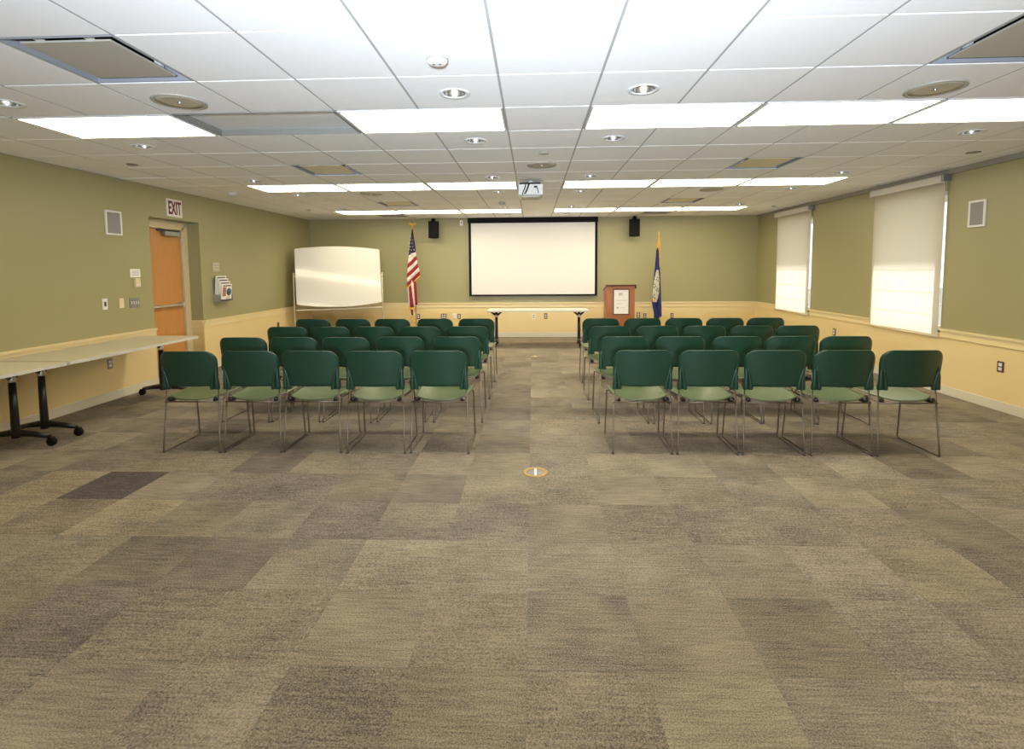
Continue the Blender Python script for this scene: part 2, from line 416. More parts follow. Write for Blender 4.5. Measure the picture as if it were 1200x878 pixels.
bm = bmesh.new(); tube(bm, [(XD+.04, 7.36, 2.13), (XD+.05, 7.05, 2.145), (XD+.04, 6.98, 2.15)], .008); bx(bm, XD, XD+.03, 6.98, 7.42, 2.12, 2.148)
obj('closer_arm', bm, M['darkgrey'], cl)
bm = bmesh.new()
for zz in (.25, 1.15, 1.95): tube(bm, [(XD+.006, 7.458, zz), (XD+.006, 7.458, zz+.11)], .007)
obj('hinge', bm, M['alu'], dr)

# windows and their roller shades --------------------------------------
def window(n, W, ys, label):
    ya, yb, za, zb = W
    X0 = XR+.105
    fr = struct('window_%d' % n, boxes([(X0, X0+.05, ya, ya+.05, za, zb), (X0, X0+.05, yb-.05, yb, za, zb), (X0, X0+.05, ya+.05, yb-.05, za, za+.06), (X0, X0+.05, ya+.05, yb-.05, zb-.05, zb), (X0+.016, X0+.024, ya+.05, yb-.05, 1.623, 1.627)], .003), M['white_metal'])
    mu = []
    for z0, z1 in ((za+.06, 1.618), (1.632, zb-.05)):
        for k in (1, 2): y = ya+.05+(yb-ya-.1)*k/3; mu.append((X0+.016, X0+.024, y-.002, y+.002, z0, z1))
        for k in (1, 2): z = z0+(z1-z0)*k/3; mu.append((X0+.017, X0+.023, ya+.05, yb-.05, z-.002, z+.002))
    obj('muntin', boxes(mu), M['white_metal'], fr)
    for z0, z1 in ((za+.06, 1.618), (1.632, zb-.05)):
        for a in range(3):
            for c in range(3):
                y0 = ya+.05+(yb-ya-.1)*a/3; y1 = ya+.05+(yb-ya-.1)*(a+1)/3; q0 = z0+(z1-z0)*c/3; q1 = z0+(z1-z0)*(c+1)/3
                obj('pane', boxes([(X0+.018, X0+.022, y0, y1, q0, q1)]), M['glass'], fr)
    obj('window_sill', boxes([(XR+.002, X0+.05, ya, yb, za-.02, za)]), M['rail'], fr)
    # shade
    y0, y1, zbot = ys
    t = thing('roller_shade', label, 'window shade', (XR-.05, (y0+y1)/2, 0), 0, 'roller shades over the windows')
    hy = (y1-y0)/2
    bm = bmesh.new(); ny, nz = 8, 24; g = []
    for a in range(ny+1):
        col = []
        for c in range(nz+1):
            z = zbot+(2.60-zbot)*c/nz; y = -hy+2*hy*a/ny
            col.append(bm.verts.new((.012+.0022*math.sin(y*7+z*2.3)*math.sin(z*1.4), y, z)))
        g.append(col)
    for a in range(ny):
        for c in range(nz): f = bm.faces.new((g[a][c], g[a+1][c], g[a+1][c+1], g[a][c+1])); f.smooth = True
    obj('shade_cloth', bm, M['cloth'], t)
    bm = bmesh.new(); tube(bm, [(.012, -hy, zbot), (.012, hy, zbot)], .011); obj('hem_bar', bm, M['cream_plastic'], t)
    obj('head_box', boxes([(-.045, .018, -hy+.01, hy+.03, 2.535, 2.625)], .008), M['headbox'], t)
    obj('end_bracket', boxes([(-.045, .045, -hy-.035, -hy+.008, 2.555, 2.63)], .004), M['kick'], t)
    bm = bmesh.new(); tube(bm, [(.0, -hy-.03, 2.56), (.0, -hy-.032, 1.1)], .0018, 6); obj('pull_cord', bm, M['white'], t)
window(1, W1, (6.34, 7.60, .685), 'wide cream roller shade nearest the camera on the right wall, sunlit lower half')
window(2, W2, (9.27, 10.50, .685), 'narrower-looking cream roller shade at the far end of the right wall')
# overhang outside the windows, whose shadow edge falls across the shades
struct('eave', boxes([(XR+.16, XR+1.10, 4.5, 12.5, 2.48, 2.58)]), M['white_metal'])
gr = struct('ground', box(-30, 60, -30, 45, -.5, -.35), mat('asphalt', (.22, .22, .2), .9, var=.2, vscale=2))

# ------------------------------------------------------------------ ceiling fixtures
rowname = {2: 'nearest troffer row', 7: 'middle troffer row', 12: 'farthest troffer row'}
colname = {-6: 'outermost left', -4: 'second from left', -2: 'just left of the centre strip', 1: 'just right of the centre strip', 3: 'second from right', 5: 'outermost right'}
def frame_bm():
    a, b_ = T-.012, T/2-.012; f = .016
    return boxes([(-a, a, -b_, -b_+f, -.008, .05), (-a, a, b_-f, b_, -.008, .05), (-a, -a+f, -b_+f, b_-f, -.008, .05), (a-f, a, -b_+f, b_-f, -.008, .05)])
fr_me = mesh('frame', frame_bm(), M['white_metal'])
df_me = mesh('diffuser', boxes([(-T+.029, T-.029, -T/2+.029, T/2-.029, -.003, .004)]), M['emit'])
for i, j, lit in troffers:
    c = (gx(i+1), gy(j)+T/2, CH)
    if lit:
        t = thing('ceiling_light', 'lit white ceiling light panel, %s, %s' % (rowname[j], colname[i]), 'ceiling light', c, 0, 'ceiling light panels')
        obj('frame', fr_me, None, t); obj('diffuser', df_me, None, t)
    else:
        t = thing('unlit_ceiling_fixture', 'unlit grey recessed ceiling fixture between two lit panels in the nearest row', 'ceiling fixture', c)
        a, b_ = T-.01, T/2-.01
        obj('frame', boxes([(-a, a, -b_, -b_+.01, -.006, .048), (-a, a, b_-.01, b_, -.006, .048), (-a, -a+.01, -b_+.01, b_-.01, -.006, .048), (a-.01, a, -b_+.01, b_-.01, -.006, .048)]), M['fixture_side'], t)
        obj('back_panel', boxes([(-a+.01, a-.01, -b_+.01, b_-.01, .043, .049)]), M['greypanel'], t)
def vent(i, j, label):
    t = thing('ceiling_vent', label, 'air vent', (gx(i)+T/2, gy(j)+T/2, CH), 0, 'square ceiling air vents')
    a = T/2-.01
    obj('throat', boxes([(-a, a, -a, -a+.008, -.002, .10), (-a, a, a-.008, a, -.002, .10), (-a, -a+.008, -a+.008, a-.008, -.002, .10), (a-.008, a, -a+.008, a-.008, -.002, .10)]), M['plaque_in'], t)
    obj('back_panel', boxes([(-a, a, -a, a, .10, .105)]), M['black'], t)
    q = .235
    obj('plaque', boxes([(-q, q, -q, q, .003, .013)], .002), M['plaque'] if j < 3 else M['plaque_lit'], t)
    for sx in (-1, 1):
        for sy in (-1, 1): bm = bmesh.new(); bx(bm, sx*.13-.02, sx*.13+.02, sy*.24-.012, sy*.24+.012, .013, .10); obj('bracket', bm, M['white_metal'], t)
for (i, j, k), lb in zip(VENTS, ('large square air vent with dropped plaque, ceiling nearest the camera at left', 'large square air vent with dropped plaque cut by the right edge of the photo',
    'square tan air vent left of centre behind the unlit fixture', 'square tan air vent right of centre before the middle light row',
    'small-looking air vent left of centre between the middle and farthest light rows', 'small-looking air vent right of centre between the middle and farthest light rows')): vent(i, j, lb)
def vent_flat(i, j, label):
    t = thing('ceiling_vent', label, 'air vent', (gx(i)+T/2, gy(j)+T/2, ZT), 0, 'flat ceiling air vents by the screen wall')
    obj('rim', boxes([(-.28, .28, -.28, -.26, -.006, 0), (-.28, .28, .26, .28, -.006, 0), (-.28, -.26, -.26, .26, -.006, 0), (.26, .28, -.26, .26, -.006, 0)]), M['plaque'], t)
    bm = bmesh.new()
    for k in range(9): bx(bm, -.26, .26, -.25+k*.056, -.25+k*.056+.03, -.004, 0)
    obj('louver', bm, M['grillegrey'], t)
vent_flat(-5, 13, 'flat grey air vent near the screen wall, left of the flag')
vent_flat(4, 13, 'flat grey air vent near the screen wall, right of the screen')
# downlights
rg = bmesh.new(); lathe(rg, [(.072, 0), (.075, -.004), (.098, -.005), (.102, 0), (.098, .002), (.072, .002)], cap=False); rg_me = mesh('trim_ring', rg, M['greypanel'])
rf = bmesh.new(); lathe(rf, [(.0735, -.001), (.071, .03), (.060, .070), (.022, .092)], cap=False); rf_me = mesh('reflector', rf, M['reflector'])
bu = bmesh.new(); lathe(bu, [(.001, .010), (.015, .014), (.021, .030), (.021, .08)]); bu_me = mesh('bulb', bu, M['bulb'])
dcol = {-6: 'outermost left column', -1: 'column left of the centre strip', 1: 'column right of the centre strip', 6: 'outermost right column'}
drow = {1: 'nearest the camera', 3: 'second row, behind the nearest light row', 6: 'third row, before the middle light row', 8: 'fourth row, behind the middle light row', 11: 'fifth row, before the farthest light row', 13: 'last row by the screen wall'}
for i, j in DL:
    dy = {13: -.1}.get(j, 0); 
    t = thing('downlight', 'round recessed downlight, %s, %s' % (dcol[i], drow[j]), 'downlight', (gx(i)+T/2, gy(j)+T/2, ZT), 0, 'round recessed ceiling downlights')
    obj('trim_ring', rg_me, None, t); obj('reflector', rf_me, None, t); obj('bulb', bu_me, None, t)
# ceiling loudspeakers
def cspk(x, y, label, r=.165):
    t = thing('ceiling_speaker', label, 'ceiling speaker', (x, y, ZT), 0, 'round ceiling speakers')
    bm = bmesh.new(); lathe(bm, [(r*.86, -.004), (r*.9, -.010), (r, -.008), (r, 0), (r*.8, 0)], seg=36); obj('rim', bm, M['plaque'], t)
    bm = bmesh.new(); lathe(bm, [(.001, -.004), (r*.6, -.005), (r*.87, -.006), (r*.87, 0)], seg=36); obj('grille', bm, M['spk'], t)
    bm = bmesh.new(); lathe(bm, [(.001, -.022), (.010, -.020), (.013, -.008), (.013, -.003)], seg=14); obj('center_cap', bm, M['alu'], t)
cspk(-2.373, 3.415, 'round tan ceiling speaker beside the large left air vent')
cspk(2.60, 3.471, 'round tan ceiling speaker beside the right-edge air vent')
cspk(gx(0)+T/2, 5.70, 'round tan ceiling speaker in the centre strip')
cspk(2.62, gy(8)+T/2, 'round ceiling speaker behind the middle light row, right of the projector')
cspk(-2.42, gy(8)+T/2-.02, 'round ceiling speaker behind the middle light row, left of the projector')
# detectors, sprinklers
def puck(x, y, r, h, label, m, name='smoke_detector', cat='smoke detector', dots=False):
    t = thing(name, label, cat, (x, y, ZT))
    bm = bmesh.new(); lathe(bm, [(r*.3, -h), (r*.75, -h*.97), (r*.95, -h*.7), (r, -h*.25), (r, 0)], seg=28); obj('housing', bm, m, t)
    bm = bmesh.new(); lathe(bm, [(r*.96, -h*.50), (r*1.0, -h*.47), (r*1.0, -h*.38), (r*.98, -h*.36)], seg=28); obj('vent_slot', bm, M['kick'], t)
    if dots:
        bm = bmesh.new()
        for s in (-1, 1): lathe(bm, [(.001, -h-.002), (.007, -h-.002), (.007, -h+.004)], (s*r*.28, -r*.15, 0), seg=12)
        obj('indicator', bm, M['kick'], t)
puck(-.509, 2.80, .058, .042, 'white domed smoke detector on the ceiling nearest the camera', M['white'], dots=True)
puck(-4.38, 7.35, .06, .04, 'white smoke detector near the left wall above the door side', M['white'])
puck(-.52, 8.78, .06, .04, 'small smoke detector left of the projector by the farthest lights', M['plaque'])
puck(gx(0)+T/2+.01, 5.12, .048, .012, 'small round flush cap in the centre ceiling strip before the speaker', M['plaque'], 'sensor_disc', 'ceiling sensor')
puck(-4.26, 5.33, .055, .010, 'small grey flush disc near the left wall ceiling', M['kick'], 'sensor_disc', 'ceiling sensor')
puck(4.45, 5.40, .06, .010, 'small grey flush disc near the right wall ceiling', M['kick'], 'sensor_disc', 'ceiling sensor')
puck(4.50, 9.75, .04, .02, 'small sprinkler cap at the far right of the ceiling', M['plaque'], 'sprinkler', 'sprinkler')
puck(-4.22, 9.52, .04, .02, 'small sprinkler cap at the far left of the ceiling', M['plaque'], 'sprinkler', 'sprinkler')
puck(4.62, 4.68, .04, .02, 'small sprinkler cap at the near right of the ceiling', M['plaque'], 'sprinkler', 'sprinkler')

# projector
t = thing('projector', 'white ceiling projector hanging in front of the screen, dark cables on its back', 'projector', (-.02, 6.55, 2.46))
obj('body', box(-.155, .155, 0, .30, .03, .165, .01), M['white'], t)
obj('base_cover', prism([(-.15, .03), (.15, .03), (.09, .0), (-.12, .0)], .02, .28), M['plaque'], t)
obj('mount_plate', boxes([(-.145, .125, .03, .25, .168, .186)]), M['black'], t)
bm = bmesh.new(); tube(bm, [(0, .15, .186), (0, .15, ZT-2.46)], .03, 16); obj('mount_pole', bm, M['white_metal'], t)
bm = bmesh.new(); tube(bm, [(-.06, -.012, .175), (-.075, -.018, .11), (-.105, -.014, .045), (-.10, .01, .03)], .006, 6)
tube(bm, [(-.02, -.012, .175), (-.035, -.02, .12), (-.065, -.014, .05)], .009, 6); tube(bm, [(.075, -.01, .14), (.09, -.014, .09), (.10, -.012, .05)], .005, 6)
obj('cable', bm, M['black'], t)
obj('port_panel', boxes([(.04, .075, -.003, .002, .115, .14), (-.085, -.06, -.003, .002, .04, .055)]), M['port'], t)
obj('label_plate', boxes([(0.0, .07, -.003, .002, .045, .085)]), M['screen'], t)

# ------------------------------------------------------------------ front wall things
YF = YB-.006
t = thing('projection_screen', 'large white pull-down projection screen in black frame on the front wall', 'projection screen', (0, YF, 0))
obj('case', box(-1.445, 1.45, -.11, -.001, 2.57, 2.684, .006), M['black'], t)
obj('surface', boxes([(-1.375, 1.385, -.075, -.068, .975, 2.60)]), M['screen'], t)
obj('border', boxes([(-1.43, -1.375, -.078, -.066, .955, 2.60), (1.385, 1.44, -.078, -.066, .955, 2.60), (-1.375, 1.385, -.078, -.066, .955, .975)]), M['black'], t)
bm = bmesh.new(); tube(bm, [(-1.43, -.072, .948), (1.44, -.072, .948)], .013, 10); obj('hem_bar', bm, M['blackgloss'], t)
def wspk(x, rz, label):
    t = thing('wall_speaker', label, 'speaker', (x, YF-.17, 2.24), rz, 'black speakers flanking the screen')
    obj('cabinet', prism([(-.115, -.1), (.115, -.1), (.075, .09), (-.075, .09)], 0, .37, 'Z'), M['black'], t)
    obj('grille', box(-.105, .105, -.112, -.1, .01, .36, .004), M['black'], t)
    bm = bmesh.new(); tube(bm, [(0, 0, .37), (0, 0, .44)], .02, 10); bx(bm, -.045, .045, -.03, .12, .39, .425); obj('bracket', bm, M['black'], t)
wspk(-2.20, .22, 'black wall speaker left of the screen beside the striped flag')
wspk(2.235, -.22, 'black wall speaker right of the screen above the lectern')
def plate_y(x, z, w_, h, m, label, cat, name, kind='outlet', group=None):
    t = thing(name, label, cat, (x, YB-.0055, z), 0, group)
    obj('cover_plate', boxes([(-w_/2, w_/2, -.006, 0, -h/2, h/2)], .0015), m, t)
    if kind == 'outlet':
        bm = bmesh.new()
        for s in (-1, 1): bx(bm, -.017, .017, -.009, -.006, s*.022-.014, s*.022+.014)
        obj('socket', bm, M['white'] if m != M['white'] else M['kick'], t)
    elif kind == 'grid':
        bm = bmesh.new()
        for a in (-1, 1):
            for c in (-1, 1): bx(bm, a*.027-.018, a*.027+.018, -.009, -.006, c*.024-.016, c*.024+.016)
        obj('socket', bm, M['white'], t)
plate_y(-2.615, .475, .07, .115, M['brownplate'], 'brown wall outlet just right of the striped flag pole', 'outlet', 'wall_outlet')
plate_y(-2.035, .48, .125, .115, M['brownplate'], 'four-gang dark outlet box on the front wall left of the screen table', 'outlet', 'wall_outlet', 'grid')
plate_y(-1.79, .49, .09, .11, M['white'], 'white blank cover on the front wall between two dark outlets', 'wall plate', 'wall_plate', 'none')
plate_y(-1.68, .475, .07, .115, M['brownplate'], 'dark outlet on the front wall just right of the white blank cover', 'outlet', 'wall_outlet')
plate_y(.02, .47, .06, .12, M['white'], 'white outlet under the front table, left of the dark one', 'outlet', 'wall_outlet')
plate_y(.292, .475, .07, .125, M['brownplate'], 'dark outlet under the front table', 'outlet', 'wall_outlet')
plate_y(2.37, .49, .075, .115, M['brownplate'], 'dark outlet on the front wall directly right of the lectern', 'outlet', 'wall_outlet')
plate_y(2.515, .48, .065, .10, M['brownplate'], 'brown outlet second to the right of the lectern', 'outlet', 'wall_outlet')
plate_y(3.12, .475, .065, .115, M['brownplate'], 'brown outlet on the front wall right of the blue flag', 'outlet', 'wall_outlet')
t = thing('screen_switch', 'small white switch high on the front wall left of the screen', 'switch', (-1.60, YB, 2.59))
obj('cover_plate', boxes([(-.035, .035, -.008, 0, -.06, .06)], .002), M['white'], t); obj('toggle', boxes([(-.008, .008, -.016, -.008, -.02, .02)]), M['darkgrey'], t)

# front table and the side tables --------------------------------------
def rrect(x0, x1, y0, y1, r, n=5):
    out = []
    for cx, cy, a0 in ((x1-r, y1-r, 0), (x0+r, y1-r, 90), (x0+r, y0+r, 180), (x1-r, y0+r, 270)):
        for k in range(n+1):
            a = math.radians(a0+90*k/n); out.append((cx+r*math.cos(a), cy+r*math.sin(a)))
    return out
def folding_table(label, loc, L_, D_, rz, inset, group=None, colx=0):
    t = thing('folding_table', label, 'table', loc, rz, group)
    top = obj('table_top', prism(rrect(-L_/2, L_/2, -D_/2, D_/2, .03), .709, .735, 'Z'), M['laminate'] if rz == 0 else M['laminate_tan'], t)
    obj('edge_band', prism(rrect(-L_/2-.002, L_/2+.002, -D_/2-.002, D_/2+.002, .032), .706, .730, 'Z'), M['tedge'], top)
    for s in (-1, 1):
        x = s*(L_/2-inset)
        lg = bmesh.new(); lathe(lg, [(.034, .07), (.034, .08), (.030, .3), (.027, .58)], (x, colx, 0), 18); leg = obj('leg', lg, M['blackgloss'], t)
        bm = bmesh.new(); lathe(bm, [(.03, .575), (.031, .58), (.029, .635), (.024, .64)], (x, colx, 0), 18); obj('collar', bm, M['alu'], leg)
        bm = bmesh.new(); tube(bm, [(x, colx, .62), (x, colx, .704)], .03, 10)
        for q in (-1, 1): tube(bm, [(x+q*.01, colx, .61), (x+q*.12, colx, .70)], [.022, .016], 8)
        bx(bm, x-.035, x+.035, -D_*.36, D_*.36, .695, .7055); obj('bracket', bm, M['blackgloss'], t)
        bm = bmesh.new(); h = D_*.36
        tube(bm, [(x, -h, .085), (x, -h*.5, .105), (x, 0+colx, .118), (x, h*.5, .105), (x, h, .085)], [.019, .027, .036, .027, .019], 10); obj('foot', bm, M['blackgloss'], t)
        for q in (-1, 1):
            bm = bmesh.new(); lathe(bm, [(.012, -.017), (.037, -.016), (.0385, 0), (.037, .016), (.012, .017)], (x, q*h+.018*q, .0385), 18, 'X')
            tube(bm, [(x, q*h, .09), (x, q*h+.012*q, .055)], .013, 8); bx(bm, x-.021, x+.021, q*(h+.018)-.016, q*(h+.018)+.016, .04, .078)
            obj('caster', bm, M['black'], t)
    return t
folding_table('pale folding table on black legs in front of the screen', (.095, 10.17, 0), 1.99, .64, 0, .165)
folding_table('long pale folding table against the left wall reaching across the door', (-4.60, 5.30, 0), 1.78, .78, math.pi/2, .12, 'pale folding tables along the left wall', .03)
folding_table('long pale folding table at the left photo edge against the wall', (-4.60, 3.49, 0), 1.78, .78, math.pi/2, .12, 'pale folding tables along the left wall', .03)

# lectern ---------------------------------------------------------------
t = thing('lectern', 'cherry wood lectern with a white framed sign, right of the screen', 'lectern', (1.795, 10.42, 0))
obj('body', prism([(0, 0), (.42, 0), (.42, 1.07), (0, 1.175)], -.285, .285, 'X'), M['wood2'], t)
obj('base', box(-.30, .30, -.015, .44, 0, .07, .004), M['wood2'], t)
obj('top_panel', prism([(-.02, 1.185), (-.02, 1.207), (.46, 1.09), (.46, 1.068)], -.305, .305, 'X'), M['wood2'], t)
obj('top_edge', boxes([(-.308, .308, -.028, -.018, 1.186, 1.210), (.306, .314, -.02, .12, 1.13, 1.207)]), M['darkwood'], t)
sg = obj('sign_frame', boxes([(-.155, .175, -.012, -.001, .595, .615), (-.155, .175, -.012, -.001, 1.105, 1.125), (-.155, -.138, -.012, -.001, .615, 1.105), (.158, .175, -.012, -.001, .615, 1.105)]), M['darkwood'], t)
obj('sign_sheet', boxes([(-.138, .158, -.006, -.001, .615, 1.105)]), M['paper'], sg)
marks = [(-.035, -.02, .99, 1.05), (-.015, -.002, .99, 1.045), (.004, .012, .985, 1.05), (.022, .036, .99, 1.045)]
for k in range(9): marks.append((-.10+k*.026, -.10+k*.026+.016, .885, .895))
for k in range(5): marks.append((-.09+k*.026, -.09+k*.026+.016, .815, .825))
for k in range(5): marks.append((-.03+k*.026, -.03+k*.026+.015, .735, .742))
bm = boxes([(a, b_, -.0078, -.0062, c, d) for a, b_, c, d in marks]); lathe(bm, [(.001, -.0078), (.018, -.0078), (.018, -.0062)], (-.06, 0, .738), 14, 'Y')
obj('print', bm, M['ink'], sg)

# whiteboard on a stand ---------------------------------------------------
t = thing('whiteboard', 'wide curved-edge whiteboard on a beige rolling stand in the left corner', 'whiteboard', (-4.10, 10.62, 0), math.radians(27))
Wb = .855
def bulge(s, b_): return b_*(1-s*s)
tilt = math.radians(9); ct, st_ = math.cos(tilt), math.sin(tilt)
def bp_(x, z, d):  # board coordinates (z from the pivot) to local
    return (x, z*st_ + d*ct, 1.42 + z*ct - d*st_)
ol = [(-Wb + 2*Wb*k/20, .575+bulge(-1+k/10, .06)) for k in range(21)] + [(Wb - 2*Wb*k/20, -.575-bulge(-1+k/10, .075)) for k in range(21)]
def slab(outline, d0, d1):
    bm = bmesh.new(); A = [bm.verts.new(bp_(x, z, d0)) for x, z in outline]; B = [bm.verts.new(bp_(x, z, d1)) for x, z in outline]
    bm.faces.new(A); bm.faces.new(B[::-1]); n = len(A)
    for i in range(n): bm.faces.new((A[i], B[i], B[(i+1)%n], A[(i+1)%n]))
    bmesh.ops.recalc_face_normals(bm, faces=bm.faces); return bm
obj('board', slab(ol, -.012, .006), M['board'], t)
obj('board_trim', slab([(x*1.006, z*1.008) for x, z in ol], -.006, .012), M['beige'], t)
bm = bmesh.new()
for s in (-1, 1):
    tube(bm, [(s*.895, .02, .10), (s*.895, .02, 1.50)], .016, 10); tube(bm, [(s*.86, .02, 1.42), (s*.91, .02, 1.42)], .02, 10)
obj('upright', bm, M['beige'], t)
obj('marker_tray', box(-.87, .87, -.06, .02, .715, .745, .006), M['beige'], t)
bm = bmesh.new(); tube(bm, [(-.895, .02, .14), (.895, .02, .14)], .014, 8)
for s in (-1, 1): bx(bm, s*.895-.02, s*.895+.02, -.28, .30, .075, .105)
obj('foot', bm, M['beige'], t)
bm = bmesh.new()
for s in (-1, 1):
    for q in (-.26, .28): lathe(bm, [(.01, -.012), (.035, -.012), (.035, .012), (.01, .012)], (s*.895, q, .036), 14, 'X'); tube(bm, [(s*.895, q, .04), (s*.895, q, .08)], .008, 6)
obj('caster', bm, M['black'], t)

# flags -------------------------------------------------------------------
def strip(bm, pts_l, pts_r, n=14, fold=3.0, amp=.018, ph=0, mi=0):
    # quad strip between the polylines pts_l and pts_r (x, z), folded in depth
    rows = []
    for (a, b_) in zip(pts_l, pts_r):
        r = []
        for k in range(n+1):
            s = k/n; x = a[0]*(1-s)+b_[0]*s; z = a[1]*(1-s)+b_[1]*s
            r.append(bm.verts.new((x, amp*math.sin(fold*2*math.pi*s+ph+z*1.7)+.35*amp*math.sin(9*s+z*6), z)))
        rows.append(r)
    for A, B in zip(rows, rows[1:]):
        for k in range(n): f = bm.faces.new((A[k], A[k+1], B[k+1], B[k])); f.material_index = mi; f.smooth = True
def interp(tab, v_):
    if v_ <= tab[0][0]: return tab[0][1]
    for (a, p), (b_, q) in zip(tab, tab[1:]):
        if v_ <= b_: return p+(q-p)*(v_-a)/(b_-a)
    return tab[-1][1]
PXM = .00297   # metres per crop unit used when measuring the flag drape
ZTOP = 2.415
def flag_sheet(name, lt, rt, v0, v1, slope, m, parent, rows=8, **kw):
    # band of cloth between the lines v + slope*x = v0 and = v1 inside the drape outline (lt, rt give x at v)
    pl, pr = [], []
    for k in range(rows+1):
        t_ = v0+(v1-v0)*k/rows
        def solve(tab):
            v_ = t_
            for _ in range(30): v_ = t_-slope*interp(tab, v_)
            return interp(tab, v_), v_
        a, b_ = solve(lt), solve(rt)
        pl.append((a[0]*PXM, -(a[1])*PXM)); pr.append((b_[0]*PXM, -(b_[1])*PXM))
    bm = bmesh.new(); strip(bm, pl, pr, **kw)
    o = obj(name, bm, m, parent); md = o.modifiers.new('solid', 'SOLIDIFY'); md.thickness = .003; md.offset = 0
    return o
# striped flag: pole axis at x = 0
t = thing('striped_flag', 'furled red and white striped flag with navy starred corner on eagle-topped pole', 'flag', (-2.635, 11.12, 0))
bm = bmesh.new(); tube(bm, [(.035, .02, .06), (.035, .02, 2.46)], .012, 10); obj('pole', bm, M['gold'], t)
bm = bmesh.new(); lathe(bm, [(.15, 0), (.15, .02), (.06, .05), (.02, .10)], (.035, .02, 0), 24); obj('base', bm, M['gold'], t)
bm = bmesh.new(); lathe(bm, [(.005, 2.455), (.02, 2.46), (.022, 2.475), (.012, 2.49), (.012, 2.50)], (.0, .02, 0), 14)
tube(bm, [(0, .02, 2.49), (0, .015, 2.53), (0, -.01, 2.56)], [.016, .022, .010], 10)
for s in (-1, 1):
    tube(bm, [(s*.01, .02, 2.525), (s*.045, .02, 2.565), (s*.078, .02, 2.565), (s*.085, .02, 2.535)], [.012, .018, .014, .004], 8)
    tube(bm, [(s*.02, .02, 2.52), (s*.055, .02, 2.54), (s*.065, .02, 2.52)], [.010, .012, .004], 8)
obj('eagle_finial', bm, M['gold'], t)
cl = bpy.data.objects.new('cloth', None); COL.objects.link(cl); cl.parent = t; cl.location = (0, -.02, ZTOP)
LT = [(0, -2), (100, -18), (190, -30), (260, -38), (330, -44), (420, -45), (560, -45)]
RT = [(0, 3), (100, 16), (190, 27), (260, 40), (325, 54), (345, 50), (560, 46)]
sl = .9
flag_sheet('canton', LT, RT, -2, 172, .5*sl, M['fnavy'], cl, rows=12, fold=1.2, amp=.02)
# transition from the canton line to the stripe lines
S0 = 172
v0s = 182
for k in range(6):
    a = v0s+k*33; b_ = a+33
    flag_sheet('stripe', LT, RT, a, b_, sl, M['fwhite'] if k % 2 == 0 else M['fred'], cl, rows=3, fold=1.2, amp=.02)
flag_sheet('stripe', LT, RT, 168, 184, .75, M['fwhite'], cl, rows=2, fold=1.2, amp=.016)
flag_sheet('fringe', LT, RT, v0s+198, v0s+209, sl, M['fringe'], cl, rows=2, fold=1.2, amp=.024)
bm = bmesh.new()
def star(bm, x, z, r, y=-.026):
    vs = [bm.verts.new((x+(r if k % 2 == 0 else r*.42)*math.sin(k*math.pi/5), y, z+(r if k % 2 == 0 else r*.42)*math.cos(k*math.pi/5))) for k in range(10)]
    bk = [bm.verts.new((v_.co.x, y+.004, v_.co.z)) for v_ in vs]
    bm.faces.new(vs[::-1])
    for k in range(10): bm.faces.new((vs[k], vs[(k+1)%10], bk[(k+1)%10], bk[k]))
for (x, v_) in ((-10, 48), (-14, 72), (3, 72), (-18, 98), (-1, 98), (-16, 124), (4, 122), (-24, 142), (-6, 148), (12, 146), (-30, 172), (-8, 172)):
    star(bm, x*PXM, -v_*PXM, .016)
obj('star', bm, M['fwhite'], cl)
# lower tail of the striped flag
def tail(name, xs0, xs1, v0, v1, m, y=0.012, amp=.01):
    bm = bmesh.new(); n = 6
    pl = [((xs0[0]+(xs1[0]-xs0[0])*k/n)*PXM, -(v0+(v1-v0)*k/n)*PXM) for k in range(n+1)]
    pr = [((xs0[1]+(xs1[1]-xs0[1])*k/n)*PXM, -(v0+(v1-v0)*k/n)*PXM) for k in range(n+1)]
    strip(bm, pl, pr, n=5, fold=.5, amp=amp)
    for v_ in bm.verts: v_.co.y += y
    o = obj(name, bm, m, cl); md = o.modifiers.new('solid', 'SOLIDIFY'); md.thickness = .004
tail('tail_stripe', (-44, -33), (-38, -26), 400, 585, M['fwhite'])
tail('tail_stripe', (-35, -16), (-28, 2), 400, 575, M['fred'], y=.010)
tail('tail_stripe', (-18, 4), (2, 10), 395, 572, M['fwhite'], y=.014)
tail('tail_stripe', (0, 18), (10, 27), 370, 555, M['fred'], y=.018)
tail('tail_stripe', (-40, -18), (-12, 8), 300, 420, M['fwhite'], y=.022)
tail('fringe', (-30, 8), (-26, 8), 573, 588, M['fringe'], y=.008)
tail('fringe', (-38, -30), (-36, -28), 560, 600, M['fringe'], y=.008)
tail('tail_stripe', (-25, 5), (-18, 0), 588, 630, M['fred'], y=.012)
tail('tail_stripe', (-10, 8), (-4, 6), 585, 640, M['fwhite'], y=.016)
# blue flag
t = thing('blue_flag', 'furled royal blue flag with white shield on a gold pole right of the lectern', 'flag', (2.70, 11.12, 0))
bm = bmesh.new(); tube(bm, [(.03, .03, .05), (.03, .03, 2.27)], .011, 10); obj('pole', bm, M['gold'], t)
bm = bmesh.new(); lathe(bm, [(.15, 0), (.15, .02), (.06, .05), (.02, .10)], (.03, .03, 0), 24); obj('base', bm, M['gold'], t)
bm = bmesh.new(); lathe(bm, [(.012, 2.25), (.018, 2.26), (.010, 2.275), (.020, 2.295), (.002, 2.345)], (.03, .03, 0), 14); obj('spear_finial', bm, M['gold'], t)
cl = bpy.data.objects.new('cloth', None); COL.objects.link(cl); cl.parent = t; cl.location = (.03, 0, 2.29)
LT = [(0, 0), (110, -19), (240, -29), (340, -39), (500, -49), (580, -32), (700, -27)]
RT = [(0, 2), (110, -4), (240, 6), (340, 15), (500, 23), (605, 27), (608, 8), (700, 6)]
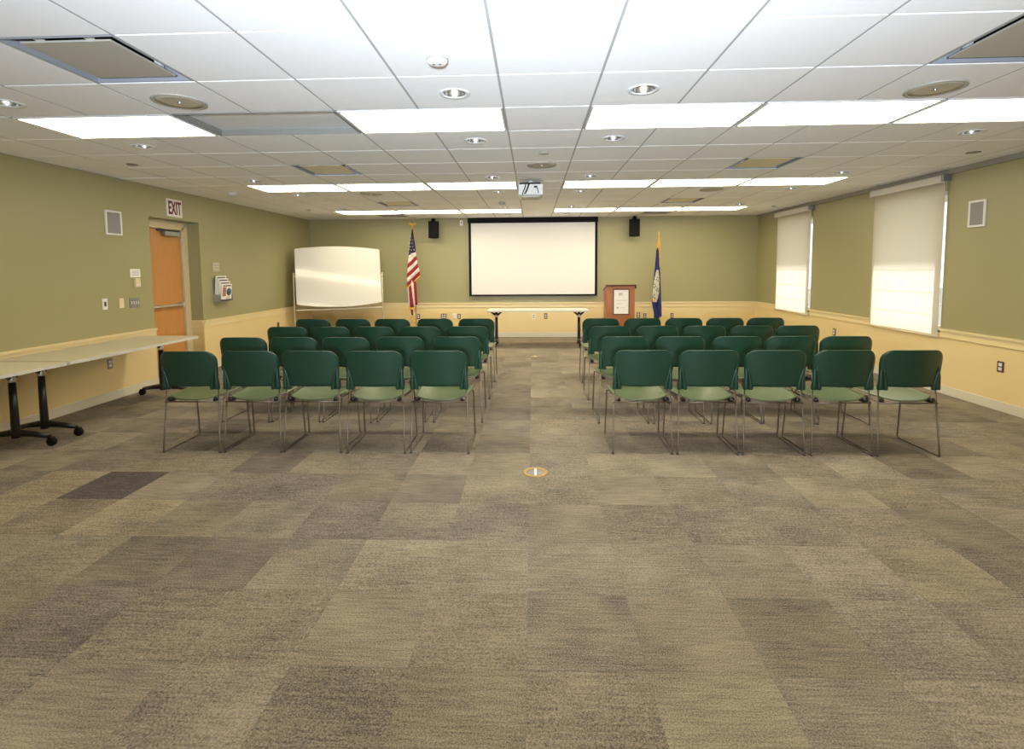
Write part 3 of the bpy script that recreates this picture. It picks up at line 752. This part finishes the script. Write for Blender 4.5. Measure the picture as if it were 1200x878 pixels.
flag_sheet('blue_field', LT, RT, 105, 690, 0, M['fblue'], cl, rows=40, fold=1.6, amp=.022, n=16)
flag_sheet('gold_cord', [(0, 0), (40, -8), (120, -20)], [(0, 2), (40, 3), (120, -6)], 22, 122, 0, M['fringe'], cl, rows=6, fold=1, amp=.012)
flag_sheet('gold_cord', [(0, 0), (100, 0), (240, 2)], [(0, 3), (100, 8), (240, 7)], 30, 245, 0, M['fringe'], cl, rows=8, fold=.5, amp=.015)
LS = [(265, -20), (340, -37), (420, -46), (500, -47)]; RS = [(265, -6), (340, 3), (440, 1), (500, -16)]
bm = bmesh.new(); nn = 22
pl = [(interp(LS, 265+235*k/nn)*PXM+.003*math.sin(k*2.2), -(265+235*k/nn)*PXM) for k in range(nn+1)]; pr = [(interp(RS, 265+235*k/nn)*PXM+.004*math.sin(k*1.7+1), -(265+235*k/nn)*PXM) for k in range(nn+1)]
strip(bm, pl, pr, n=6, fold=.5, amp=.006)
for v_ in bm.verts: v_.co.y -= .036
o = obj('shield', bm, M['shield'], cl); md = o.modifiers.new('solid', 'SOLIDIFY'); md.thickness = .003
bm = bmesh.new()
for x, v_ in ((-12, 320), (-18, 335), (-8, 345), (-33, 370), (-26, 385), (-36, 392), (-12, 400), (-20, 412), (-8, 420), (-34, 445), (-40, 462), (-30, 470)):
    bmesh.ops.create_icosphere(bm, subdivisions=1, radius=.015, matrix=Matrix.Translation((x*PXM, -.046, -v_*PXM)))
obj('vine', bm, M['vine'], cl)
bm = bmesh.new(); strip(bm, [(-46*PXM, -478*PXM), (-44*PXM, -492*PXM)], [(-22*PXM, -470*PXM), (-22*PXM, -484*PXM)], n=5, amp=.004)
for v_ in bm.verts: v_.co.y -= .046
o = obj('banner', bm, M['fringe'], cl)
flag_sheet('fringe', [(0, 6), (800, 6)], [(0, 22), (800, 16)], 612, 690, 0, M['fringe'], cl, rows=8, fold=.5, amp=.012)

# ------------------------------------------------------------------ left wall things
def wthing(name, label, cat, y, z, group=None, x=XL): return thing(name, label, cat, (x, y, z), 0, group)
def grille(name, label, x, sx, y0, y1, z0, z1):
    t = thing(name, label, 'speaker grille', (x, (y0+y1)/2, (z0+z1)/2), 0, 'white-framed wall grilles')
    a, c = (y1-y0)/2, (z1-z0)/2; f = .022; p, q = sorted((0, sx*.018))
    obj('frame', boxes([(p, q, -a, a, -c, -c+f), (p, q, -a, a, c-f, c), (p, q, -a, -a+f, -c+f, c-f), (p, q, a-f, a, -c+f, c-f)], .002), M['white'], t)
    p, q = sorted((0, sx*.010)); obj('mesh_panel', boxes([(p, q, -a+f, a-f, -c+f, c-f)]), M['grillegrey'], t)
grille('wall_grille', 'white-framed grey grille high on the left wall before the door', XL, 1, 5.885, 6.125, 1.99, 2.285)
grille('wall_grille', 'white-framed grey grille high on the right wall near the wide shade', XR, -1, 5.813, 6.03, 1.977, 2.273)
# exit sign
t = wthing('exit_sign', 'white sign with dark red letters reading EXIT above the door', 'exit sign', 7.07, 2.44)
obj('housing', box(0, .02, -.15, .15, -.123, .123, .003), M['white'], t)
cu = bpy.data.curves.new('exit_text', 'FONT'); cu.body = 'EXIT'; cu.size = .26; cu.align_x = 'CENTER'; cu.align_y = 'CENTER'; cu.extrude = .002; cu.offset = .006; cu.space_character = 1.05
to = bpy.data.objects.new('tmp', cu); COL.objects.link(to); bpy.context.view_layer.update()
me = bpy.data.meshes.new_from_object(to.evaluated_get(bpy.context.evaluated_depsgraph_get())); bpy.data.objects.remove(to)
xs = [v_.co.x for v_ in me.vertices]; ys = [v_.co.y for v_ in me.vertices]
cxm, cym = (min(xs)+max(xs))/2, (min(ys)+max(ys))/2; fx, fy = .25/(max(xs)-min(xs)), .185/(max(ys)-min(ys))
for v_ in me.vertices: v_.co = ((v_.co.z)+.0215, (v_.co.x-cxm)*fx, (v_.co.y-cym)*fy)
for f in me.polygons: f.use_smooth = False
me.materials.clear(); me.materials.append(M['red']); me.flip_normals() if False else None
obj('lettering', me, None, t)
def wplate(name, label, cat, y0, y1, z0, z1, m, d=.008, x=XL, sx=1):
    t = thing(name, label, cat, (x, (y0+y1)/2, (z0+z1)/2)); a, c = (y1-y0)/2, (z1-z0)/2; p, q = sorted((0, sx*d))
    obj('cover_plate', boxes([(p, q, -a, a, -c, c)], .0015), m, t); return t, a, c
t, a, c = wplate('notice_card', 'small white notice card on the left wall above the thermostat', 'notice', 6.22, 6.385, 1.475, 1.58, M['paper'], .004)
obj('print', boxes([(.004, .005, -a*.7, a*.7, z, z+.006) for z in (-.03, -.012, .006, .024)]), M['ink'], t)
t, a, c = wplate('thermostat', 'cream thermostat on the left wall below the notice card', 'thermostat', 6.27, 6.35, 1.35, 1.462, M['cream_plastic'], .03)
obj('dial', boxes([(.03, .034, -.03, .03, -.035, -.02)]), M['white'], t)
t, a, c = wplate('wall_socket', 'white wall jack with a black opening, leftmost of three on the left wall', 'socket', 5.775, 5.847, 1.098, 1.23, M['white'])
obj('jack', boxes([(.008, .010, -.014, .014, -.028, .028)]), M['port'], t)
t, a, c = wplate('blank_cover', 'cream blank cover plate on the left wall between jack and switches', 'wall plate', 6.02, 6.09, 1.10, 1.218, M['cream_plastic'])
t, a, c = wplate('light_switch', 'brushed metal plate with four white light switches beside the door', 'light switch', 6.178, 6.34, 1.088, 1.215, M['kick'])
for k in range(4): obj('toggle', boxes([(.008, .016, -.058+k*.035, -.046+k*.035, -.02, .02)], .002), M['white'], t)
t, a, c = wplate('wall_outlet', 'dark wall outlet low on the left wall under the long table', 'outlet', 5.785, 5.855, .385, .505, M['kick'])
t.location.x = XL+e
obj('socket', boxes([(.008, .011, -.018, .018, -.038, -.006), (.008, .011, -.018, .018, .006, .038)]), M['white'], t)
t, a, c = wplate('wall_outlet', 'dark outlet low on the left wall beside the whiteboard', 'outlet', 9.83, 9.90, .40, .515, M['brownplate']); t.location.x = XL+e
for y0, lb in ((5.523, 'brown and white outlet low on the right wall nearest the camera'), (8.50, 'dark outlet low on the right wall between the two shades')):
    t, a, c = wplate('wall_outlet', lb, 'outlet', y0-.038, y0+.038, .415, .53, M['brownplate'], .008, XR-e, -1)
    obj('socket', boxes([(-.011, -.008, -.019, .019, -.040, -.006), (-.011, -.008, -.019, .019, .006, .040)]), M['white'], t)
t, a, c = wplate('room_plaque', 'small tan plaque on the left wall above the magazine rack', 'plaque', 7.87, 8.06, 1.535, 1.69, M['plaque'], .008)
obj('stripe_inlay', boxes([(.008, .010, -.08, .08, z, z+.02) for z in (-.05, -.005, .04)]), M['frame'], t)
# magazine rack
t = wthing('magazine_rack', 'smoky wall rack holding fanned magazines right of the door', 'rack', 8.03, 1.25)
obj('back_panel', boxes([(0, .006, -.17, .17, -.19, .17)]), M['clear'], t)
obj('pocket', boxes([(.006, .12, -.17, -.164, -.19, -.08), (.006, .12, .164, .17, -.19, -.08), (.006, .12, -.17, .17, -.196, -.19)]), M['clear'], t)
for k in range(4):
    g = wthing('magazine', ['rearmost white magazine in the wall rack, top edge showing', 'white magazine second from the back in the wall rack', 'white magazine with dark masthead, second from the front in the wall rack',
        'front magazine in the wall rack with red and blue cover picture'][k], 'magazine', 8.03-.015+k*.012, 1.09, 'magazines in the wall rack')
    g.location.x = XL+.012+k*.026; g.rotation_euler = (0, math.radians(5), 0)
    h = .38-.045*k
    obj('pages', box(0, .010, -.135, .135, 0, h, .001), M['paper'], g)
    obj('masthead', boxes([(.0101, .0112, -.10, .11, h-.035, h-.018)]), M['port'], g)
    if k == 3:
        bm = bmesh.new(); lathe(bm, [(.001, .0125), (.062, .0125), (.062, .0101)], (0, .055, .12), 18, 'X'); obj('cover_picture', bm, M['magblue'], g)
        obj('cover_picture', boxes([(.0101, .0118, -.11, -.02, .05, .20)]), M['magred'], g)
        obj('cover_label', boxes([(.0101, .0122, .0, .09, .005, .055)]), M['cream_plastic'], g)

# floor boxes -------------------------------------------------------------
def fbox(x, y, r, label):
    t = thing('floor_outlet', label, 'floor outlet', (x, y, 0))
    bm = bmesh.new(); lathe(bm, [(r*.68, 0), (r*.72, .005), (r*.92, .006), (r, .001)], seg=36); obj('ring', bm, M['brass'], t)
    bm = bmesh.new(); lathe(bm, [(.001, .003), (r*.66, .003), (r*.69, .0)], seg=36); obj('lid', bm, M['kick'], t)
    obj('lid_hinge', boxes([(-.009, .009, -r*.66, r*.62, .003, .0065)]), M['white'], t)
fbox(.015, 3.76, .098, 'round brass-ringed floor outlet in the carpet of the open foreground')
fbox(.035, 8.87, .085, 'round floor outlet in the far aisle before the front table')

# ------------------------------------------------------------------ chairs
RO = .0068
ZTP = .877; ZB = .576
def back_y(s, z):   # s in -1..1, depth of the shell (towards the camera is negative)
    h = (z-.56)/.325
    return -.186 - .064*(1-s*s) - .038*max(0, h)**1.2 + .03*0
bm = bmesh.new(); NZ, NX = 18, 20; rows = []
for a in range(NZ+1):
    z = ZB+(ZTP-ZB)*a/NZ; Rr = .088
    if a >= NZ-8: z = ZTP-Rr*(1-math.sin((a-(NZ-8))/8*math.pi/2)); 
    elif True: z = ZB+(ZTP-Rr-ZB)*a/(NZ-8)
    hwid = .236+.012*min(1, (z-ZB)/.18)
    if z > ZTP-Rr: hwid = hwid-Rr+math.sqrt(max(0, Rr*Rr-(z-(ZTP-Rr))**2))
    row = []
    for c_ in range(NX+1):
        s = -1+2*c_/NX; x = s*hwid
        zl = z + (.016*abs(s)**6*-1 if a == 0 else 0)
        row.append(bm.verts.new((x, back_y(x/.246, z), zl+(.005*(1-(s*s)) if a == NZ else 0))))
    rows.append(row)
for A, B in zip(rows, rows[1:]):
    for c_ in range(NX): f = bm.faces.new((A[c_], A[c_+1], B[c_+1], B[c_])); f.smooth = True
bm.normal_update(); bmesh.ops.solidify(bm, geom=list(bm.faces), thickness=.010)
bmesh.ops.recalc_face_normals(bm, faces=bm.faces)
back_me = mesh('backrest', bm, M['green'])
# sleeves round the uprights, two ribs each
def sleeve_me(s):
    bm = bmesh.new()
    def yb(x, z): return back_y(x/.246, z)-.004
    zs = [.545, .56, .60, .65, .70, .74]
    tube(bm, [(s*(.226), yb(.226, max(z, .566))+.010-.006*(z < .7), z) for z in zs], [.022, .023, .020, .016, .010, .003], 10)
    tube(bm, [(s*(.190+.034*max(0, (z-.57)/.17)**1.3), yb(.197, max(z, .566))+.006, z) for z in zs], [.017, .018, .016, .013, .009, .002], 10)
    return mesh('sleeve', bm, M['green'])
sl_me = {s: sleeve_me(s) for s in (-1, 1)}
# seat
bm = bmesh.new(); NS, NT = 18, 20; rows = []
for a in range(NT+1):
    q = a/NT; row = []
    hwid = .205+.024*min(1, q*2.5)**.7+.012*q
    if q > .93: hwid -= .03*((q-.93)/.07)**2
    for c_ in range(NS+1):
        s = -1+2*c_/NS
        y = -.222+.462*q + .062*(abs(s)**2.8)*(1-q)**2 - .012*s*s*q
        z = .464 + .022*abs(s)**3*(1-.4*q) + .020*math.sin(q*math.pi*.5) - .010*math.sin(q*math.pi) - (.028*((q-.84)/.16)**2 if q > .84 else 0) - (.004*(1-s*s)*(1-q))
        row.append(bm.verts.new((s*hwid, y, z)))
    rows.append(row)
for A, B in zip(rows, rows[1:]):
    for c_ in range(NS): f = bm.faces.new((A[c_], A[c_+1], B[c_+1], B[c_])); f.smooth = True
bm.normal_update(); bmesh.ops.solidify(bm, geom=list(bm.faces), thickness=.009); bmesh.ops.recalc_face_normals(bm, faces=bm.faces)
seat_me = mesh('seat', bm, M['greenseat'])
def leg_rear(s):
    bm = bmesh.new(); tube(bm, arc_path([(s*.245, -.195, RO), (s*.245, -.236, RO), (s*.227, -.176, .56)], .028, 5), RO, 8); return mesh('leg', bm, M['chrome'])
def leg_front(s):
    bm = bmesh.new(); tube(bm, arc_path([(s*.245, .195, RO), (s*.245, .240, RO), (s*.236, .205, .444), (s*.222, .16, .444)], .028, 5), RO, 8); return mesh('leg', bm, M['chrome'])
def skid(s):
    bm = bmesh.new(); tube(bm, [(s*.245, -.196, RO), (s*.245, .196, RO)], RO, 8); return mesh('floor_runner', bm, M['chrome'])
def srail(s):
    bm = bmesh.new(); tube(bm, [(s*.222, .165, .443), (s*.205, 0, .440), (s*.218, -.20, .438)], RO, 8); return mesh('seat_rail', bm, M['chrome'])
bm = bmesh.new(); tube(bm, [(-.236, -.200, .434), (.236, -.200, .434)], .006, 8); cb1 = mesh('cross_bar', bm, M['chrome'])
bm = bmesh.new(); tube(bm, [(-.205, .06, .432), (.205, .06, .432)], .006, 8); cb2 = mesh('cross_bar', bm, M['chrome'])
def conn(s):
    bm = bmesh.new(); tube(bm, [(s*.182, -.14, .444), (s*.194, -.18, .448), (s*.208, -.198, .466)], [.012, .019, .014], 10); return mesh('corner_block', bm, M['blackgloss'])
bm = bmesh.new(); lathe(bm, [(.009, 0), (.012, .001), (.012, .010), (.008, .013)], seg=12); gl_me = mesh('glide', bm, M['darkgrey'])
cm = {s: (leg_rear(s), leg_front(s), skid(s), srail(s), conn(s)) for s in (-1, 1)}
def chair(x, y, rz, label):
    t = thing('stacking_chair', label, 'chair', (x, y, 0), rz, 'green stacking chairs in two blocks')
    bk = obj('backrest', back_me, None, t); obj('seat', seat_me, None, t)
    for s in (-1, 1):
        obj('sleeve', sl_me[s], None, bk)
        obj('leg', cm[s][0], None, t); obj('leg', cm[s][1], None, t); obj('floor_runner', cm[s][2], None, t); obj('seat_rail', cm[s][3], None, t); obj('corner_block', cm[s][4], None, t)
        obj('glide', gl_me, None, t, (s*.245, -.228, 0))
    obj('cross_bar', cb1, None, t); obj('cross_bar', cb2, None, t)
ROWS = [
 ('nearest the camera', 4.375, (-2.915, -2.39, -1.875, -1.33, -.787), (4.375+.0, ), (.907, 1.44, 1.975, 2.515, 3.04)),
 ('second row from the camera', 5.225, (-2.937, -2.423, -1.886, -1.338, -.765), (5.225,), (.898, 1.443, 2.000, 2.520, 3.035)),
 ('third row from the camera', 6.15, (-2.94, -2.425, -1.895, -1.339, -.77), (6.13,), (.891, 1.442, 1.987, 2.526, 3.045)),
 ('front row farthest from the camera', 7.08, (-3.03, -2.479, -1.925, -1.344, -.772), (7.05,), (.917, 1.469, 2.025, 2.565, 3.095)),
]
aisle = ['seat on the centre aisle', 'second seat from the aisle', 'middle seat', 'second from wall', 'wall end']
jit = random.Random(3)
for rn, yl, xl_, yr, xr_ in ROWS:
    for k, x in enumerate(xl_):
        chair(x, yl+jit.uniform(-.012, .012)+(4-k)*-.006, math.radians(jit.uniform(-1.0, 1.0)), 'green plastic chair, left block, %s, %s' % (rn, aisle[4-k]))
    for k, x in enumerate(xr_):
        chair(x, yr[0]+jit.uniform(-.012, .012), math.radians(jit.uniform(-1.0, 1.0)), 'green plastic chair, right block, %s, %s' % (rn, aisle[k]))
